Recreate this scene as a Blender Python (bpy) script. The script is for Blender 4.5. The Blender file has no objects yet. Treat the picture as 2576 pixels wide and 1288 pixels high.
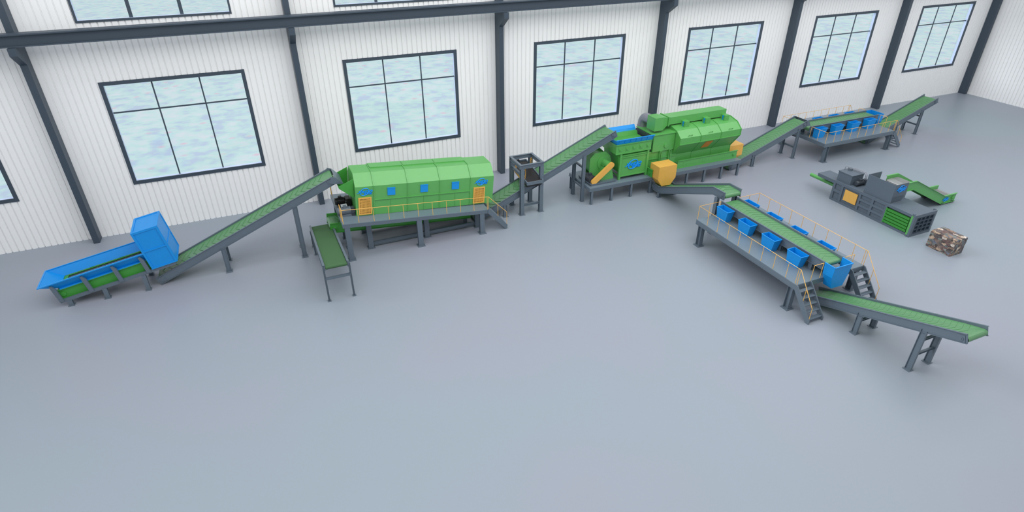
import bpy, math, random
from mathutils import Matrix, Vector
random.seed(7)
R = math.radians
col = bpy.context.scene.collection
scene = bpy.context.scene

# ---------------------------------------------------------------- camera, world, light, exposure
cam_d = bpy.data.cameras.new('camera'); cam = bpy.data.objects.new('camera', cam_d); col.objects.link(cam)
cam_d.sensor_width = 36.0; cam_d.lens = 36.0 * 1501.49 / 2576.0
cam_d.clip_start = 0.5; cam_d.clip_end = 500
cam.location = (14.5619, -53.4955, 24.1221)
cam.rotation_euler = (1.0316, 0.0026, -0.4072)
scene.camera = cam
scene.view_settings.view_transform = 'Standard'; scene.view_settings.look = 'None'
scene.view_settings.gamma = 1.0; scene.view_settings.use_curve_mapping = False
scene.view_settings.exposure = -0.08
w = bpy.data.worlds.new('sky'); scene.world = w; w.use_nodes = True
bg = w.node_tree.nodes['Background']; bg.inputs[0].default_value = (0.93, 0.97, 1.0, 1); bg.inputs[1].default_value = 0.68

def lamp(name, kind, loc, target, energy, color, **kw):
    d = bpy.data.lights.new(name, kind); d.energy = energy; d.color = color
    for k, v in kw.items(): setattr(d, k, v)
    o = bpy.data.objects.new(name, d); col.objects.link(o); o.location = loc
    o.rotation_euler = (Vector(target) - Vector(loc)).to_track_quat('-Z', 'Y').to_euler()
    return o
lamp('roof_light', 'AREA', (40, -36, 40), (38, -4, 6), 18000, (1.0, 0.985, 0.97), shape='RECTANGLE', size=92, size_y=22)
lamp('window_side_sun', 'SUN', (-62, 40, 36), (0, 0, 0), 1.5, (0.93, 0.95, 1.0), angle=R(35))
lamp('wall_side_fill_light', 'AREA', (42, -15, 40), (42, -16, 0), 6900, (0.96, 0.98, 1.0), shape='RECTANGLE', size=100, size_y=12)  # added fill, no real fixture: lifts the floor near the window wall

# ---------------------------------------------------------------- materials
def lin(c):
    return tuple(((x/255)/12.92 if x/255 <= 0.04045 else ((x/255+0.055)/1.055)**2.4) for x in c) + (1,)
def mat(name, rgb, rough=0.5, metal=0.0, var=0.06, scale=3.0, spec=0.5, bump=0.0):
    m = bpy.data.materials.new(name); m.use_nodes = True
    nt = m.node_tree; b = nt.nodes['Principled BSDF']
    b.inputs['Roughness'].default_value = rough; b.inputs['Metallic'].default_value = metal
    b.inputs['Specular IOR Level'].default_value = spec
    n = nt.nodes.new('ShaderNodeTexNoise'); n.inputs['Scale'].default_value = scale; n.inputs['Detail'].default_value = 4
    tc = nt.nodes.new('ShaderNodeTexCoord'); nt.links.new(tc.outputs['Object'], n.inputs['Vector'])
    mx = nt.nodes.new('ShaderNodeMix'); mx.data_type = 'RGBA'
    c = lin(rgb)
    mx.inputs[6].default_value = tuple(x*(1-var) for x in c[:3]) + (1,)
    mx.inputs[7].default_value = tuple(min(1, x*(1+var)) for x in c[:3]) + (1,)
    nt.links.new(n.outputs['Fac'], mx.inputs[0]); nt.links.new(mx.outputs[2], b.inputs['Base Color'])
    if bump:
        bp = nt.nodes.new('ShaderNodeBump'); bp.inputs['Strength'].default_value = bump; bp.inputs['Distance'].default_value = 0.01
        n2 = nt.nodes.new('ShaderNodeTexNoise'); n2.inputs['Scale'].default_value = 60
        nt.links.new(tc.outputs['Object'], n2.inputs['Vector'])
        nt.links.new(n2.outputs['Fac'], bp.inputs['Height']); nt.links.new(bp.outputs['Normal'], b.inputs['Normal'])
    return m
GREEN = mat('green_paint', (88, 167, 84), 0.38, spec=0.85)
DKGREEN = mat('dark_green_paint', (66, 152, 62), 0.45)
BELT = mat('green_belt', (84, 138, 90), 0.33, var=0.1, spec=0.8)
BELT2 = mat('green_fabric_belt', (62, 100, 62), 0.8, var=0.12, scale=40)
STEEL = mat('slate_steel_paint', (92, 106, 118), 0.36, spec=0.8)
COLM = mat('dark_column_paint', (60, 73, 86), 0.5)
WALLM = mat('white_cladding', (247, 247, 247), 0.5, var=0.01)
BLUE = mat('blue_paint', (6, 142, 222), 0.4)
EMBLEM = mat('emblem_blue', (10, 150, 246), 0.4)
YELLOW = mat('amber_paint', (228, 174, 84), 0.4)
DECK = mat('deck_plate', (108, 124, 136), 0.4, spec=0.8, scale=8)
RAIL = mat('yellow_rail_paint', (236, 184, 96), 0.5)
DARK = mat('charcoal_motor_paint', (58, 64, 72), 0.4)
GREYM = mat('grey_machine_paint', (98, 108, 118), 0.38)
BLACK = mat('black_rubber', (34, 32, 34), 0.45)
PIPE = mat('grey_pipe_metal', (140, 142, 152), 0.3, metal=0.4)
SLAT = mat('steel_slats', (150, 152, 152), 0.35, metal=0.3)
BALER = mat('baler_grey_paint', (90, 102, 114), 0.42)

def floor_mat():
    m = bpy.data.materials.new('epoxy_floor'); m.use_nodes = True; nt = m.node_tree; b = nt.nodes['Principled BSDF']
    tc = nt.nodes.new('ShaderNodeTexCoord'); n = nt.nodes.new('ShaderNodeTexNoise')
    n.inputs['Scale'].default_value = 0.05; n.inputs['Detail'].default_value = 2
    nt.links.new(tc.outputs['Object'], n.inputs['Vector'])
    r = nt.nodes.new('ShaderNodeValToRGB'); r.color_ramp.elements[0].position = 0.35; r.color_ramp.elements[1].position = 0.65
    r.color_ramp.elements[0].color = lin((142, 155, 165)); r.color_ramp.elements[1].color = lin((148, 152, 165))
    nt.links.new(n.outputs['Fac'], r.inputs['Fac']); nt.links.new(r.outputs['Color'], b.inputs['Base Color'])
    b.inputs['Roughness'].default_value = 0.42; b.inputs['Specular IOR Level'].default_value = 0.5
    return m
FLOOR = floor_mat()

def lawn_mat():
    m = bpy.data.materials.new('pale_lawn'); m.use_nodes = True; nt = m.node_tree; b = nt.nodes['Principled BSDF']
    tc = nt.nodes.new('ShaderNodeTexCoord')
    n = nt.nodes.new('ShaderNodeTexNoise'); n.inputs['Scale'].default_value = 0.55; n.inputs['Detail'].default_value = 6
    nt.links.new(tc.outputs['Object'], n.inputs['Vector'])
    r = nt.nodes.new('ShaderNodeValToRGB'); e = r.color_ramp.elements
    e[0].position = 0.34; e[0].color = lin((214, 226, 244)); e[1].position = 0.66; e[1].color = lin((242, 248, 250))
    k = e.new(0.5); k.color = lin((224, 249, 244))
    nt.links.new(n.outputs['Fac'], r.inputs['Fac'])
    v = nt.nodes.new('ShaderNodeTexVoronoi'); v.inputs['Scale'].default_value = 0.42; v.inputs['Randomness'].default_value = 1
    nt.links.new(tc.outputs['Object'], v.inputs['Vector'])
    lt = nt.nodes.new('ShaderNodeMapRange'); lt.inputs[1].default_value = 0.06; lt.inputs[2].default_value = 0.24
    lt.inputs[3].default_value = 0.8; lt.inputs[4].default_value = 0
    nt.links.new(v.outputs['Distance'], lt.inputs[0])
    mx = nt.nodes.new('ShaderNodeMix'); mx.data_type = 'RGBA'; nt.links.new(lt.outputs[0], mx.inputs[0])
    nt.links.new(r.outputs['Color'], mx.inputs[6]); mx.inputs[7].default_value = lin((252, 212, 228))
    nt.links.new(mx.outputs[2], b.inputs['Base Color']); b.inputs['Roughness'].default_value = 1
    b.inputs['Specular IOR Level'].default_value = 0
    return m
LAWN = lawn_mat()

def glass_mat():
    m = bpy.data.materials.new('window_glass'); m.use_nodes = True; nt = m.node_tree
    for n in list(nt.nodes): nt.nodes.remove(n)
    o = nt.nodes.new('ShaderNodeOutputMaterial'); t = nt.nodes.new('ShaderNodeBsdfTransparent')
    t.inputs[0].default_value = (0.97, 0.99, 1, 1)
    g = nt.nodes.new('ShaderNodeBsdfGlossy'); g.inputs['Roughness'].default_value = 0.08
    mx = nt.nodes.new('ShaderNodeMixShader'); mx.inputs[0].default_value = 0.06
    nt.links.new(t.outputs[0], mx.inputs[1]); nt.links.new(g.outputs[0], mx.inputs[2]); nt.links.new(mx.outputs[0], o.inputs[0])
    return m
GLASS = glass_mat()

def bale_mat():
    m = bpy.data.materials.new('compressed_waste'); m.use_nodes = True; nt = m.node_tree; b = nt.nodes['Principled BSDF']
    tc = nt.nodes.new('ShaderNodeTexCoord'); mp = nt.nodes.new('ShaderNodeMapping'); mp.inputs['Scale'].default_value = (6, 3.2, 6)
    nt.links.new(tc.outputs['Object'], mp.inputs['Vector'])
    nz = nt.nodes.new('ShaderNodeTexNoise'); nz.inputs['Scale'].default_value = 2.0
    nt.links.new(tc.outputs['Object'], nz.inputs['Vector'])
    ad = nt.nodes.new('ShaderNodeMixRGB'); ad.blend_type = 'LINEAR_LIGHT'; ad.inputs[0].default_value = 0.35
    nt.links.new(mp.outputs[0], ad.inputs[1]); nt.links.new(nz.outputs['Color'], ad.inputs[2])
    v = nt.nodes.new('ShaderNodeTexVoronoi'); v.inputs['Scale'].default_value = 1.0; v.distance = 'CHEBYCHEV'
    nt.links.new(ad.outputs[0], v.inputs['Vector'])
    sp = nt.nodes.new('ShaderNodeSeparateColor'); nt.links.new(v.outputs['Color'], sp.inputs[0])
    r = nt.nodes.new('ShaderNodeValToRGB'); r.color_ramp.interpolation = 'CONSTANT'; e = r.color_ramp.elements
    cols = [(78, 68, 66), (122, 106, 98), (104, 110, 110), (146, 122, 106), (88, 80, 80), (128, 136, 130), (112, 88, 84), (106, 110, 122), (178, 154, 132), (104, 94, 88), (206, 194, 182)]
    e[0].color = lin(cols[0]); e[1].position = 0.95; e[1].color = lin(cols[-1])
    for i, c in enumerate(cols[1:-1]): k = e.new((i+1)*0.094); k.color = lin(c)
    v2 = nt.nodes.new('ShaderNodeTexVoronoi'); v2.inputs['Scale'].default_value = 3.1; v2.distance = 'CHEBYCHEV'
    nt.links.new(ad.outputs[0], v2.inputs['Vector'])
    s2 = nt.nodes.new('ShaderNodeSeparateColor'); nt.links.new(v2.outputs['Color'], s2.inputs[0])
    mv = nt.nodes.new('ShaderNodeMath'); mv.operation = 'MULTIPLY_ADD'; mv.inputs[1].default_value = 0.7; mv.inputs[2].default_value = 0.6
    nt.links.new(s2.outputs[1], mv.inputs[0])
    ml = nt.nodes.new('ShaderNodeVectorMath'); ml.operation = 'SCALE'
    nt.links.new(sp.outputs[0], r.inputs['Fac']); nt.links.new(r.outputs['Color'], ml.inputs[0]); nt.links.new(mv.outputs[0], ml.inputs['Scale'])
    nt.links.new(ml.outputs[0], b.inputs['Base Color'])
    b.inputs['Roughness'].default_value = 0.6
    return m
BALE = bale_mat()

# ---------------------------------------------------------------- mesh collector
XF = [Matrix.Identity(4)]
_ir = random.Random(11)
def puff(vs):
    vs = [Vector(v) for v in vs]; c = sum(vs, Vector())/len(vs); e = [_ir.uniform(0.0002, 0.0018) for _ in range(3)]
    return [Vector(tuple(v[k] + (e[k] if v[k] > c[k]+1e-4 else (-e[k] if v[k] < c[k]-1e-4 else 0)) for k in range(3))) for v in vs]
class M:
    def __init__(s): s.v = []; s.f = []; s.sm = []
    def add(s, vs, fs, smooth=False):
        b = len(s.v); s.v += [Vector(v) for v in vs]; s.f += [tuple(b+i for i in f) for f in fs]; s.sm += [smooth]*len(fs)
        return s
    def box(s, x0, x1, y0, y1, z0, z1):
        if x0 > x1: x0, x1 = x1, x0
        if y0 > y1: y0, y1 = y1, y0
        if z0 > z1: z0, z1 = z1, z0
        return s.add(puff([(x0,y0,z0),(x1,y0,z0),(x1,y1,z0),(x0,y1,z0),(x0,y0,z1),(x1,y0,z1),(x1,y1,z1),(x0,y1,z1)]),
              [(0,3,2,1),(4,5,6,7),(0,1,5,4),(1,2,6,5),(2,3,7,6),(3,0,4,7)])
    def prism(s, pts, a, b, axis='y'):
        """extrude a 2D polygon. axis y: pts (x,z); axis x: pts (y,z); axis z: pts (x,y)"""
        n = len(pts)
        def P(p, t): return (p[0], t, p[1]) if axis == 'y' else ((t, p[0], p[1]) if axis == 'x' else (p[0], p[1], t))
        vs = [P(p, a) for p in pts] + [P(p, b) for p in pts]
        fs = [tuple(range(n)), tuple(range(2*n-1, n-1, -1))] + [(i, n+i, n+(i+1) % n, (i+1) % n) for i in range(n)]
        return s.add(puff(vs), fs)
    def hexa(s, bottom, top):
        return s.add(puff(list(bottom)+list(top)), [(3,2,1,0),(4,5,6,7),(0,1,5,4),(1,2,6,5),(2,3,7,6),(3,0,4,7)])
    def tube(s, path, r, n=8, closed=False, caps=True):
        path = [Vector(p) for p in path]; m = len(path); rings = []
        up0 = None
        for i, p in enumerate(path):
            if closed: d = path[(i+1) % m] - path[i-1]
            elif i == 0: d = path[1]-path[0]
            elif i == m-1: d = path[-1]-path[-2]
            else: d = (path[i+1]-p).normalized() + (p-path[i-1]).normalized()
            d.normalize()
            if up0 is None: up0 = Vector((0,0,1)) if abs(d.z) < 0.9 else Vector((1,0,0))
            a = up0 - d*up0.dot(d)
            if a.length < 1e-4: a = d.orthogonal()
            a.normalize(); up0 = a; b = d.cross(a)
            rr = r[i] if isinstance(r, (list, tuple)) else r
            rings.append([p + a*math.cos(2*math.pi*k/n)*rr + b*math.sin(2*math.pi*k/n)*rr for k in range(n)])
        vs = [v for g in rings for v in g]; fs = []
        for i in range(m if closed else m-1):
            j = (i+1) % m
            for k in range(n): fs.append((i*n+k, i*n+(k+1) % n, j*n+(k+1) % n, j*n+k))
        s.add(vs, fs, True)
        if caps and not closed:
            s.add(rings[0], [tuple(range(n-1, -1, -1))]); s.add(rings[-1], [tuple(range(n))])
        return s
    def cyl(s, p0, p1, r, n=24): return s.tube([p0, p1], r, n)
    def bar(s, p0, p1, w, h):
        """rectangular bar between two points, h measured upwards, w sideways"""
        p0, p1 = Vector(p0), Vector(p1); d = (p1-p0).normalized()
        side = d.cross(Vector((0,0,1)))
        side = Vector((1,0,0)) if side.length < 1e-3 else side.normalized()
        up = side.cross(d); a = side*w/2; b = up*h/2
        return s.hexa([p0-a-b, p0+a-b, p1+a-b, p1-a-b], [p0-a+b, p0+a+b, p1+a+b, p1-a+b])
    def ibar(s, p0, p1, w, h, t=0.03):
        """I beam between points, flanges at top and bottom"""
        p0, p1 = Vector(p0), Vector(p1); d = (p1-p0).normalized()
        side = d.cross(Vector((0,0,1))); side = Vector((1,0,0)) if side.length < 1e-3 else side.normalized()
        up = side.cross(d)
        s.bar(p0, p1, t, h-2*t); s.bar(p0+up*(h/2-t/2), p1+up*(h/2-t/2), w, t); s.bar(p0-up*(h/2-t/2), p1-up*(h/2-t/2), w, t)
        return s
    def hcol(s, x, y, z0, z1, w=0.28, d=0.28, t=0.03, plate=0.24, flanges='y'):
        """vertical H column with base plate"""
        if flanges == 'y':
            s.box(x-w/2, x+w/2, y-d/2, y-d/2+t, z0, z1); s.box(x-w/2, x+w/2, y+d/2-t, y+d/2, z0, z1); s.box(x-t/2, x+t/2, y-d/2+t, y+d/2-t, z0, z1)
        else:
            s.box(x-w/2, x-w/2+t, y-d/2, y+d/2, z0, z1); s.box(x+w/2-t, x+w/2, y-d/2, y+d/2, z0, z1); s.box(x-w/2+t, x+w/2-t, y-t/2, y+t/2, z0, z1)
        if plate: s.box(x-plate, x+plate, y-plate, y+plate, 0, 0.035)
        return s

def kids(o): return [c for c in bpy.data.objects if c.parent == o]
def thing(name, loc, label, cat, group=None):
    """loc in the current local frame (XF)"""
    o = bpy.data.objects.new(name, None); col.objects.link(o)
    o.location = XF[0] @ Vector(loc); o.empty_display_size = 0.3
    o['label'] = label; o['category'] = cat
    if group: o['group'] = group
    return o
def top_of(o):
    while o.parent: o = o.parent
    return o
def part(name, m, material, parent=None, label=None, kind=None, solid=0.0):
    me = bpy.data.meshes.new(name)
    base = top_of(parent).location if parent else Vector((0,0,0))
    if m.v:
        vs = [(XF[0] @ v) - base for v in m.v]
        me.from_pydata(vs, [], m.f)
        me.polygons.foreach_set('use_smooth', m.sm)
        me.update()
    o = bpy.data.objects.new(name, me); col.objects.link(o)
    if parent: o.parent = parent
    me.materials.append(material)
    if solid:
        md = o.modifiers.new('thickness', 'SOLIDIFY'); md.thickness = solid; md.offset = 0
    if label: o['label'] = label
    if kind: o['kind'] = kind
    return o
def single(name, m, material, label, cat, group=None, base=None):
    """a thing that is one mesh; origin at its base"""
    vs = [XF[0] @ v for v in m.v]
    c = Vector((sum(v.x for v in vs)/len(vs), sum(v.y for v in vs)/len(vs), min(v.z for v in vs)))
    me = bpy.data.meshes.new(name); me.from_pydata([v-c for v in vs], [], m.f); me.polygons.foreach_set('use_smooth', m.sm); me.update()
    me.materials.append(material)
    o = bpy.data.objects.new(name, me); col.objects.link(o); o.location = c
    o['label'] = label; o['category'] = cat
    if group: o['group'] = group
    return o
def copy_thing(o):
    c = o.copy(); col.objects.link(c)
    for k in kids(o):
        d = k.copy(); col.objects.link(d); d.parent = c
        for g in kids(k):
            e = g.copy(); col.objects.link(e); e.parent = d
    return c

# company mark: slanted letters over a tilted ring, with a small line of characters
_logo = {}
def text_mesh(body, size, shear, extrude, offset=0.0):
    cu = bpy.data.curves.new('t', 'FONT'); cu.body = body; cu.size = size; cu.shear = shear; cu.extrude = extrude
    cu.align_x = 'CENTER'; cu.align_y = 'CENTER'; cu.offset = offset; cu.resolution_u = 3
    ob = bpy.data.objects.new('t', cu); col.objects.link(ob)
    dg = bpy.context.evaluated_depsgraph_get(); me = bpy.data.meshes.new_from_object(ob.evaluated_get(dg))
    vs = [v.co.copy() for v in me.vertices]; fs = [tuple(p.vertices) for p in me.polygons]
    bpy.data.objects.remove(ob); bpy.data.curves.remove(cu); bpy.data.meshes.remove(me)
    return vs, fs
def logo(parent, centre, right, up, width):
    """mark laid on a plane: right/up are unit directions"""
    if not _logo:
        m = M()
        vs, fs = text_mesh('XRIDO', 0.30, 0.45, 0.012, 0.013)
        xs = [v.x for v in vs]; sc = 1.0/(max(xs)-min(xs)); cx = (max(xs)+min(xs))/2
        m.add([((v.x-cx)*sc, v.y*0.74+(v.x-cx)*sc*0.03, v.z) for v in vs], fs)
        vs, fs = text_mesh('信瑞德', 0.15, 0.3, 0.012, 0.004)
        m.add([(v.x*1.15+0.17, v.y*0.9-0.14, v.z) for v in vs], fs)
        ring = [(math.cos(a)*0.28-0.02, math.sin(a)*0.2*1.15+0.0+math.cos(a)*0.06, 0) for a in [2*math.pi*k/40 for k in range(40)]]
        m.tube(ring, 0.026, 6, closed=True)
        _logo['v'] = m.v; _logo['f'] = m.f
    r = Vector(right).normalized(); u = Vector(up).normalized(); n = r.cross(u); c = Vector(centre)
    k = M(); k.add([c + (r*v.x + u*v.y + n*(v.z+0.02))*width for v in _logo['v']], _logo['f'])
    return part('company_emblem', k, EMBLEM, parent, 'blue raised company emblem with slanted letters')

# ================================================================ SETTING
X0, X1, YF, HT = -30.0, 108.2, -78.0, 24.0
part('floor', M().box(X0, X1, YF, 0.4, -0.3, 0), FLOOR, kind='structure')
part('lawn_outside', M().box(X0-20, X1+320, 0.4, 300, -1.2, -1.0), LAWN, kind='structure')
WIN = []   # (x0, x1, z0, z1)
for i in range(-1, 6): WIN.append((9+18*i-5.1, 9+18*i+5.1, 4.16, 12.42))
UP = []
for i in range(0, 3): UP.append((9+18*i-5.15, 9+18*i+5.15, 16.62, 20.9))
def clad(name, a, b, holes, axis):
    """profiled sheet wall with narrow grooves every 0.44 m; axis x: plane y=0, axis y: plane x=X1"""
    pts = []; x = a; P = 0.44
    while x < b:
        pts += [(x, 0), (x+0.34, 0), (x+0.35, 0.11), (x+0.4, 0.11)]; x += P
    pts.append((b, 0))
    ex = sorted({h[0] for h in holes} | {h[1] for h in holes})
    def dep(q):
        t = (q-a) % P
        if t < 0.34: return 0.0
        if t < 0.35: return (t-0.34)/0.01*0.11
        if t < 0.4: return 0.11
        return (P-t)/0.04*0.11
    pts += [(q, dep(q)) for q in ex]
    pts = sorted(p for p in pts if p[0] <= b)
    zs = sorted({0.0, HT} | {h[2] for h in holes} | {h[3] for h in holes})
    m = M(); nz = len(zs)
    vs = [((q, d, z) if axis == 'x' else (X1+d, -q, z)) for (q, d) in pts for z in zs]
    fs = []
    for i in range(len(pts)-1):
        mx = (pts[i][0]+pts[i+1][0])/2
        if pts[i+1][0]-pts[i][0] < 1e-6: continue
        for j in range(nz-1):
            mz = (zs[j]+zs[j+1])/2
            if any(h[0] < mx < h[1] and h[2] < mz < h[3] for h in holes): continue
            A, B, Cc, D = i*nz+j, (i+1)*nz+j, (i+1)*nz+j+1, i*nz+j+1
            fs.append((A, B, Cc, D))
    m.add(vs, fs)
    # outer leaf of the wall, behind the profiled sheet
    zb = zs
    ed = [a] + ex + [b]
    for i in range(len(ed)-1):
        for j in range(nz-1):
            mx = (ed[i]+ed[i+1])/2; mz = (zb[j]+zb[j+1])/2
            if any(h[0] < mx < h[1] and h[2] < mz < h[3] for h in holes): continue
            if axis == 'x': m.box(ed[i], ed[i+1], 0.12, 0.36, zb[j], zb[j+1])
            else: m.box(X1+0.12, X1+0.36, -ed[i+1], -ed[i], zb[j], zb[j+1])
    return part(name, m, WALLM, kind='structure')
clad('wall_back', X0, X1, WIN+UP, 'x')
clad('wall_right', 0.0, 78.0, [], 'y')
SILL = mat('pale_blue_reveal', (206, 218, 246), 0.4)
def window(n, h, upper):
    x0, x1, z0, z1 = h; cx = (x0+x1)/2; m = M(); f = 0.27 if not upper else 0.14
    for (a, b, c, d) in ((x0, x1, z0, z0+f), (x0, x1, z1-f, z1), (x0, x0+f, z0+f, z1-f), (x1-f, x1, z0+f, z1-f)): m.box(a, b, -0.06, 0.05, c, d)
    o = part('window_%d' % n, m, COLM, kind='structure')
    r = M()
    for (a, b, c, d) in ((x0+f, x1-f, z0+f-.02, z0+f), (x0+f, x1-f, z1-f, z1-f+.02), (x0+f-.02, x0+f, z0+f, z1-f), (x1-f, x1-f+.02, z0+f, z1-f)): r.box(a, b, 0.05, 0.36, c, d)
    part('window_reveal', r, SILL, o)
    t = 0.05 if not upper else 0.12
    g = M()
    for dx in (-1.64, 1.72): g.box(cx+dx-t, cx+dx+t, 0.2, 0.28, z0+f, z1-f)
    if not upper: g.box(x0+f, x1-f, 0.2, 0.28, 9.95, 10.05)
    part('glazing_bar', g, COLM, o)
    part('window_pane', M().box(x0+f, x1-f, 0.235, 0.25, z0+f, z1-f), GLASS, o)
k = 0
for h in WIN: k += 1; window(k, h, False)
for h in UP: k += 1; window(k, h, True)

# columns with brackets, and the crane beam they carry
names = ['leftmost, beyond the feeder', 'behind the blue hooded feeder', 'at the head of the first inclined conveyor', 'behind the small magnet frame',
         'behind the green air duct', 'behind the far amber hood and rising conveyor', 'behind the far sorting platform', 'in the right corner of the hall']
for i in range(-1, 7):
    if i == -1: continue
    cx = 18*i + 0.13 if i < 6 else 107.75
    t = thing('steel_column', (cx, -0.5, 0), 'dark slate steel wall column %s' % names[i+1], 'column', 'steel columns along the window wall')
    m = M().box(cx-0.225, cx+0.225, -1.0, -0.02, 0, HT)
    part('shaft', m, COLM, t)
    part('bracket', M().prism([(-1.0, 15.6), (-2.25, 15.6), (-2.25, 15.1), (-1.0, 14.25)], cx-0.225, cx+0.225, 'x'), COLM, t)
t = thing('crane_beam', (39, -1.6, 15.6), 'long dark slate crane beam running along the window wall on brackets', 'beam')
m = M(); m.box(X0, 106.5, -2.0, -1.15, 16.36, 16.45); m.box(X0, 106.5, -2.0, -1.15, 15.62, 15.70); m.box(X0, 106.5, -1.72, -1.58, 15.7, 16.36)
part('beam_section', m, COLM, t)

# ================================================================ CONVEYOR BUILDER
def offset(path, d):
    """shift an (s,z) polyline downwards by perpendicular distance d"""
    out = []
    for i, p in enumerate(path):
        if i == 0: a = b = Vector((path[1][0]-p[0], path[1][1]-p[1])).normalized()
        elif i == len(path)-1: a = b = Vector((p[0]-path[i-1][0], p[1]-path[i-1][1])).normalized()
        else:
            a = Vector((p[0]-path[i-1][0], p[1]-path[i-1][1])).normalized(); b = Vector((path[i+1][0]-p[0], path[i+1][1]-p[1])).normalized()
        na = Vector((a.y, -a.x)); nb = Vector((b.y, -b.x)); n = (na+nb).normalized(); kx = d/max(0.3, n.dot(na))
        out.append((p[0]+n.x*kx, p[1]+n.y*kx))
    return out
def plate_strip(m, path, h, y, t, fl, out, depth0=0.0):
    """side plate following path with out-turned flanges at top and bottom"""
    up = offset(path, depth0); lo = offset(path, depth0+h)
    for i in range(len(path)-1):
        m.prism([up[i], up[i+1], lo[i+1], lo[i]], y, y+t*out, 'y')
        for q in (0.0, h-0.03):
            a = offset(path, depth0+q); b = offset(path, depth0+q+0.03)
            m.prism([a[i], a[i+1], b[i+1], b[i]], y, y+fl*out, 'y')
def interp(path, s):
    L = 0
    for i in range(len(path)-1):
        a = Vector(path[i]); b = Vector(path[i+1]); l = (b-a).length
        if s <= L+l or i == len(path)-2:
            d = (b-a)/l; p = a+d*(s-L); return p, d
        L += l
def plen(path): return sum((Vector(path[i+1])-Vector(path[i])).length for i in range(len(path)-1))
def conveyor(t, path, yc, wid, h, pitch, plate_m=STEEL, belt_m=BELT, trough=0.14, depth=0.07, rr=0.2, cleat=0.03, fl=0.1, axis=1, inset=0.02, vdir=1, vk=0.42, bearings=True, over=0.0):
    """path in (x,z) for the plate top edge; belt between side plates at yc +- wid/2"""
    for sgn in (-1, 1):
        m = M(); plate_strip(m, path, h, yc+sgn*(wid/2-fl), 0.03, fl, sgn)
        pl = part('side_plate', m, plate_m, t)
        if bearings:
            for end in (0, 1):
                L = plen(path); s = (rr+0.12) if end == 0 else L-(rr+0.12)
                p, d = interp(path, s); n = Vector((d.y, -d.x)); c = p + n*(depth+rr+0.02)
                b = M(); q = 0.21; yy = yc+sgn*(wid/2-fl+0.03)
                cs = [c+d*q+n*q, c-d*q+n*q, c-d*q-n*q, c+d*q-n*q]
                b.prism([(v.x, v.y) for v in cs], yy, yy+sgn*0.035, 'y')
                b.cyl((c.x, yy+sgn*.03, c.y), (c.x, yy+sgn*0.075, c.y), 0.14, 20); b.cyl((c.x, yy+sgn*.07, c.y), (c.x, yy+sgn*0.11, c.y), 0.07, 16)
                part('bearing', b, plate_m, pl)
    # belt loop
    hw = wid/2-fl-inset; lat = [-1, -0.45, 0.45, 1]
    top = offset(path, depth+trough)
    e0 = (Vector(top[1])-Vector(top[0])).normalized()*(rr-.03); e1 = (Vector(top[-1])-Vector(top[-2])).normalized()*(rr-.03-over)
    top[0] = tuple(Vector(top[0])+e0); top[-1] = tuple(Vector(top[-1])-e1); L = plen(top)
    prof = []; N = max(2, int(L/0.5))
    ss = sorted({L*i/N for i in range(N+1)} | ({plen(top[:i+1]) for i in range(1, len(top)-1)} if len(top) > 2 else set()))
    for s in ss:
        p, d = interp(top, s); k = min(1, s/0.8, (L-s)/0.8); k = max(0, k)
        prof.append((p, d, k))
    rows = []
    def row(p, d, k):
        n = Vector((-d.y, d.x))
        return [(p.x + n.x*trough*k*(abs(a) > .9), yc+a*hw, p.y + n.y*trough*k*(abs(a) > .9)) for a in lat]
    for p, d, k in prof: rows.append(row(p, d, k))
    p, d, _ = prof[-1]; n = Vector((d.y, -d.x)); c = p+n*rr
    for a in range(1, 8):
        an = math.pi*a/8; q = c - n*math.cos(an)*rr + d*math.sin(an)*rr
        rows.append([(q.x, yc+b*hw, q.y) for b in lat])
    for p, d, _ in reversed(prof):
        q = p+Vector((d.y, -d.x))*2*rr; rows.append([(q.x, yc+b*hw, q.y) for b in lat])
    p, d, _ = prof[0]; n = Vector((d.y, -d.x)); c = p+n*rr
    for a in range(1, 8):
        an = math.pi*a/8; q = c + n*math.cos(an)*rr - d*math.sin(an)*rr
        rows.append([(q.x, yc+b*hw, q.y) for b in lat])
    m = M(); nr = len(rows); vs = [v for r_ in rows for v in r_]
    fs = [(i*4+k, ((i+1) % nr)*4+k, ((i+1) % nr)*4+k+1, i*4+k+1) for i in range(nr) for k in range(3)]
    m.add(vs, fs, False)
    if pitch:
        s = 0.5
        while s < L-0.3:
            pts = []
            for a in (-0.92, -0.45, 0, 0.45, 0.92):
                s2 = s + vdir*abs(a)*hw*vk - vdir*hw*vk*0.5
                s2 = min(max(s2, 0.02), L-0.02)
                p, d = interp(top, s2); n = Vector((-d.y, d.x)); k = max(0, min(1, s2/0.8, (L-s2)/0.8))
                lift = trough*k*max(0, (abs(a)-0.45)/0.55)
                pts.append((p+n*lift, d, n, yc+a*hw))
            for i in range(4):
                A, dA, nA, ya = pts[i]; B, dB, nB, yb = pts[i+1]; w2 = 0.022
                def V(P, d, n, y, e, g): q = P+d*e+n*g; return (q.x, y, q.y)
                m.hexa([V(A, dA, nA, ya, -w2, -.01), V(A, dA, nA, ya, w2, -.01), V(B, dB, nB, yb, w2, -.01), V(B, dB, nB, yb, -w2, -.01)],
                       [V(A, dA, nA, ya, -w2, cleat), V(A, dA, nA, ya, w2, cleat), V(B, dB, nB, yb, w2, cleat), V(B, dB, nB, yb, -w2, cleat)])
            s += pitch
    part('belt', m, belt_m, t, 'green ribbed belt' if belt_m is BELT else None)
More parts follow.
